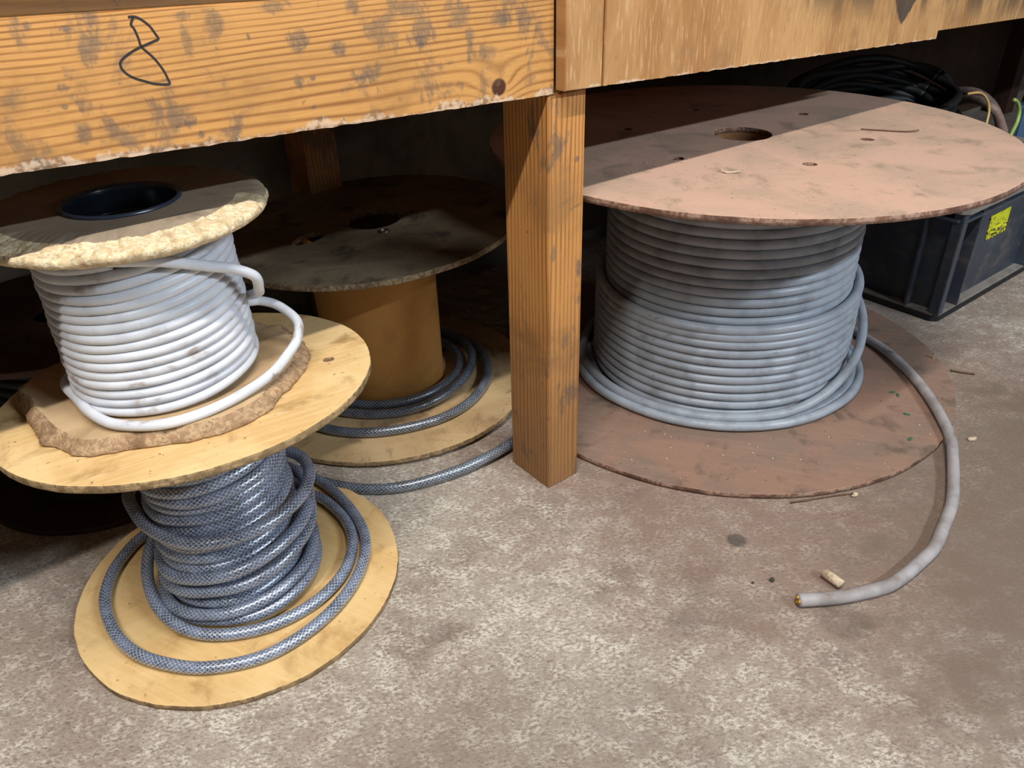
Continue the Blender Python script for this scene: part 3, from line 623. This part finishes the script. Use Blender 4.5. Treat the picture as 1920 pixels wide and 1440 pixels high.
# ------------------------------------------------------------------ grey storage crate and what lies in it
CS0, CS1, CN0, CN1 = 1.285, 2.02, -.135, .66
cr = thing('storage_crate', 'slate-grey ribbed plastic crate with a yellow sticker, behind the large grey cable reel', 'crate', sn(CS0, CN0), (0, 0, ROTZ))
W, Dp, H = (CS1-CS0)*K, (CN1-CN0)*K, .345*K
def shell():
    bm = bmesh.new(); i = .022
    def loop(x0, x1, y0, y1, z): return [bm.verts.new(v) for v in ((x0, y0, z), (x1, y0, z), (x1, y1, z), (x0, y1, z))]
    f = .0
    L = [loop(i, W-i, i, Dp-i, .012), loop(i-f, W-i+f, i-f, Dp-i+f, H-.004), loop(i+.006, W-i-.006, i+.006, Dp-i-.006, H-.004), loop(i+.010, W-i-.010, i+.010, Dp-i-.010, .02)]
    for a, b in zip(L, L[1:]):
        for k in range(4): bm.faces.new((a[k], a[(k+1) % 4], b[(k+1) % 4], b[k]))
    bm.faces.new(L[0]); bm.faces.new(L[-1]); return bm
from_bm('body', shell(), M['crate'], cr)
def rim(name, z0, z1, o, m, bev=.003, hollow=.03):
    bm = bmesh.new()
    def loop(e, z): 
        c = .014
        return [bm.verts.new(v) for v in ((-e+c, -e, z), (W+e-c, -e, z), (W+e, -e+c, z), (W+e, Dp+e-c, z), (W+e-c, Dp+e, z), (-e+c, Dp+e, z), (-e, Dp+e-c, z), (-e, -e+c, z))]
    L = [loop(o, z0), loop(o, z1), loop(o-hollow, z1), loop(o-hollow, z0)]
    for a, b in zip(L, L[1:]+L[:1]):
        for k in range(8): bm.faces.new((a[k], a[(k+1) % 8], b[(k+1) % 8], b[k]))
    bmesh.ops.bevel(bm, geom=list(bm.edges), offset=.001, segments=1, affect='EDGES')
    return from_bm(name, bm, m, cr)
rim('base_band', .001, .014, .001, M['crate_base']); rim('ledge', .0145, .021, .000, M['crate_dust'], hollow=.024)
rim('rim', H-.030, H, .010, M['crate_dust'], hollow=.036); rim('rim', H-.052, H-.044, .004, M['crate'], hollow=.028)
def rib(x0, x1, y0, y1): from_bm('rib', box_bm(x0, x1, y0, y1, .020, H-.028, .0012), M['crate'], cr)
rib(-.002, .020, -.002, .004)
for x in (.085, .45, W-.09): rib(x, x+.006, -.003, .024)
for y in (.075, .30): rib(-.003, .024, y, y+.006)
rib(.000, .006, .0, .022)
me = bpy.data.meshes.new('sticker'); lx0, lx1, lz0, lz1 = .206, .302, .172*K, .246*K
yb = .0198
bm = bmesh.new(); vs = [bm.verts.new(v) for v in ((lx0, yb, lz0), (lx1+.006, yb, lz0+.001), (lx1, yb, lz1), (lx0-.006, yb, lz1-.002))]
ff = bm.faces.new(vs); ul = bm.loops.layers.uv.new('UVMap')
for lp, c in zip(ff.loops, ((0, 0), (1, 0), (1, 1), (0, 1))): lp[ul].uv = c
r = bmesh.ops.extrude_face_region(bm, geom=[ff])
for v in r['geom']:
    if isinstance(v, bmesh.types.BMVert): v.co.y += .0018
st = from_bm('sticker', bm, M['label'], cr); st['label'] = 'bright yellow sticker with black print'

loops = []
for i in range(11):
    ph = random.uniform(0, 6); ru = .38+.045*random.uniform(-1, 1); rv = .19+.03*random.uniform(-1, 1); zc = .385+0.012*i+random.uniform(-.01, .01); cs = 1.60+random.uniform(-.04, .04); cn = .34+random.uniform(-.02, .02)
    pts = []
    for k in range(16):
        a = 2*pi*k/16; s = cs+ru*math.cos(a); n = cn+rv*math.sin(a)*.9; z = zc+.05*math.sin(a)+.012*math.sin(3*a+ph)
        pts.append(sn(s, n, z))
    c = catmull(pts, .01, True); loops.append(c+[c[0]])
o = tube('cable_coil', loops, .013*K, M['black'], None, 10); tag(o, 'tangle of black cables heaped in the grey crate', 'cable')
def wire(name, label, pts, r, m, cat='wire'):
    o = tube(name, [catmull([sn(*p) for p in pts], .004)], r*K, m, None, 10); return tag(o, label, cat)
wire('wire', 'yellow-green wire end curling up out of the grey crate', [(1.90,.06,.477),(1.925,.06,.468),(1.945,.058,.452),(1.955,.055,.43),(1.945,.05,.405),(1.92,.045,.385),(1.89,.04,.36),(1.87,.04,.32)], .0055, M['green'])
wire('wire', 'pale yellow wire arching from the black cables in the grey crate', [(1.62,.08,.53),(1.68,.07,.525),(1.715,.06,.50),(1.72,.05,.47),(1.70,.04,.43),(1.68,.03,.40),(1.67,.03,.36)], .0035, M['yellow'])
wire('hose', 'dusty brown hose left of the yellow-green wire in the grey crate', [(1.93,.34,.36),(1.90,.22,.45),(1.88,.15,.465),(1.89,.10,.44),(1.91,.08,.40),(1.93,.06,.35),(1.94,.05,.30)], .013, M['hose'], 'hose')
wire('hose', 'dusty brown hose right of the yellow-green wire in the grey crate', [(1.955,.38,.38),(1.945,.27,.46),(1.945,.20,.475),(1.96,.15,.45),(1.972,.12,.41),(1.97,.10,.36),(1.96,.09,.30)], .013, M['hose'], 'hose')
bp = sn(2.07, .10); bb = thing('plastic_tub', 'blue plastic tub with a pink top standing right of the grey crate', 'tub', bp, (0, 0, math.atan2(bp.y, bp.x)-pi/2))
from_bm('body', box_bm(0, .30, 0, .30, .001, .375, .012), M['bluebox'], bb)
from_bm('lid', box_bm(.010, .29, .01, .29, .375, .392, .004), M['pink'], bb)

# ------------------------------------------------------------------ small debris
def bit(name, label, cat, x, y, z, sx, sy, sz, rz, m, group=None, seed=0):
    bm = bmesh.new(); bmesh.ops.create_icosphere(bm, subdivisions=2, radius=1)
    for v in bm.verts:
        q = 1+.45*mn.noise(v.co*1.6+Vector((seed*3.1, 0, 0))); v.co = Vector((v.co.x*sx*q, v.co.y*sy*q, v.co.z*sz*q))
    zmin = min(v.co.z for v in bm.verts)
    for v in bm.verts: v.co.z -= zmin
    o = from_bm(name, bm, m, None, False, loc=(x*K, y*K, z*K+.0002), rotz=rz); return tag(o, label, cat, group)
F8 = .0125; T8 = .5714
off = tube('cable_offcut', [[Vector((.530, .978, .0105))*K, Vector((.540, .9625, .0105))*K, Vector((.549, .948, .0105))*K]], .0085*K, M['woodchip'], None, 14)
tag(off, 'short pale cable offcut lying beside the cut end of the grey cable', 'offcut')
bit('grit_lump', 'small black lump on bare floor left of the cut cable end', 'lump', .439, .971, 0, .0045, .0035, .003, .4, M['stone'], None, 1)
bit('grit_lump', 'tiny dark speck beside the small black lump on the floor', 'lump', .405, .967, 0, .0025, .002, .0015, .4, M['stone'], None, 2)
bit('wood_chip', 'pale chip on the floor outside the bend of the grey cable tail', 'chip', .990, 1.366, 0, .010, .005, .003, .2, M['woodchip'], None, 3)
bit('wood_chip', 'pale chip against the front rim of the reddish bottom flange', 'chip', .668, 1.190, 0, .007, .004, .003, .6, M['woodchip'], None, 4)
for i, (x, y, g) in enumerate([(.892, 1.545, 'green flake under the grey coil nearest the cable tail, upper of two touching'), (.900, 1.532, 'green flake lying just right of its touching neighbour, below the grey coil'), (.884, 1.452, 'single green flake midway down the reddish bottom flange'), (.849, 1.357, 'green flake nearest the front rim of the reddish bottom flange')]):
    bit('paint_flake', g, 'flake', x, y, F8, .0062, .0032, .0010, i*1.3, M['greenchip'], 'green flakes on the reddish flange', i+5)
bit('splinter', 'upright pale splinter at the right rim of the reddish bottom flange', 'splinter', 1.062, 1.700, .0, .002, .002, .013, .1, M['woodchip'], None, 12)
bit('wood_chip', 'brown bark crumb at the foot of the upright pale splinter', 'chip', 1.068, 1.672, .0, .010, .006, .003, .5, M['stone'], None, 13)
w1 = tube('rusty_wire', [catmull([Vector(p)*K for p in ((.535, 1.172, .004), (.575, 1.180, .0025), (.625, 1.190, .0025), (.67, 1.196, .0025))], .004)], .0016*K, M['rust'], None, 8)
tag(w1, 'thin rusty wire on the floor in front of the reddish flange', 'wire')
w2 = tube('wooden_sliver', [catmull([Vector(p)*K for p in ((1.085, 1.655, .004), (1.11, 1.643, .003), (1.135, 1.634, .003))], .004)], .0022*K, M['rust'], None, 8)
tag(w2, 'brown sliver on the floor right of the reddish flange', 'sliver')
cl = tube('wood_curl', [catmull([Vector(p)*K for p in ((.398, 1.462, T8+.006), (.405, 1.452, T8+.004), (.412, 1.447, T8+.0022), (.428, 1.448, T8+.0022), (.436, 1.450, T8+.003))], .002)], .0017*K, M['woodchip'], None, 8)
tag(cl, 'pale curled shaving on the dusty reddish top flange', 'shaving')
cl2 = tube('wood_sliver', [catmull([Vector(p)*K for p in ((.78, 1.742, T8+.0028), (.82, 1.728, T8+.0022), (.865, 1.712, T8+.0022), (.893, 1.712, T8+.004))], .002)], .0014*K, M['rust'], None, 8)
tag(cl2, 'long thin sliver near the back of the dusty reddish top flange', 'sliver')
for i in range(26):
    a = math.radians(random.uniform(-140, -80)); r = random.uniform(.22, .46)
    bit('sawdust_crumb', 'tiny pale crumb among sawdust on the dusty reddish top flange', 'crumb', C8[0]+r*math.cos(a), C8[1]+r*math.sin(a), T8, .0014, .0011, .0007, i, M['woodchip'], 'crumbs on the reddish top flange', i)
for i in range(16):
    a = math.radians(random.uniform(-125, -30)); r = random.uniform(.38, .53)
    bit('sawdust_crumb', 'tiny pale crumb among sawdust on the reddish bottom flange', 'crumb', C8[0]+r*math.cos(a), C8[1]+r*math.sin(a), F8, .0018, .0013, .0008, i, M['woodchip'], 'crumbs on the reddish bottom flange', i+40)
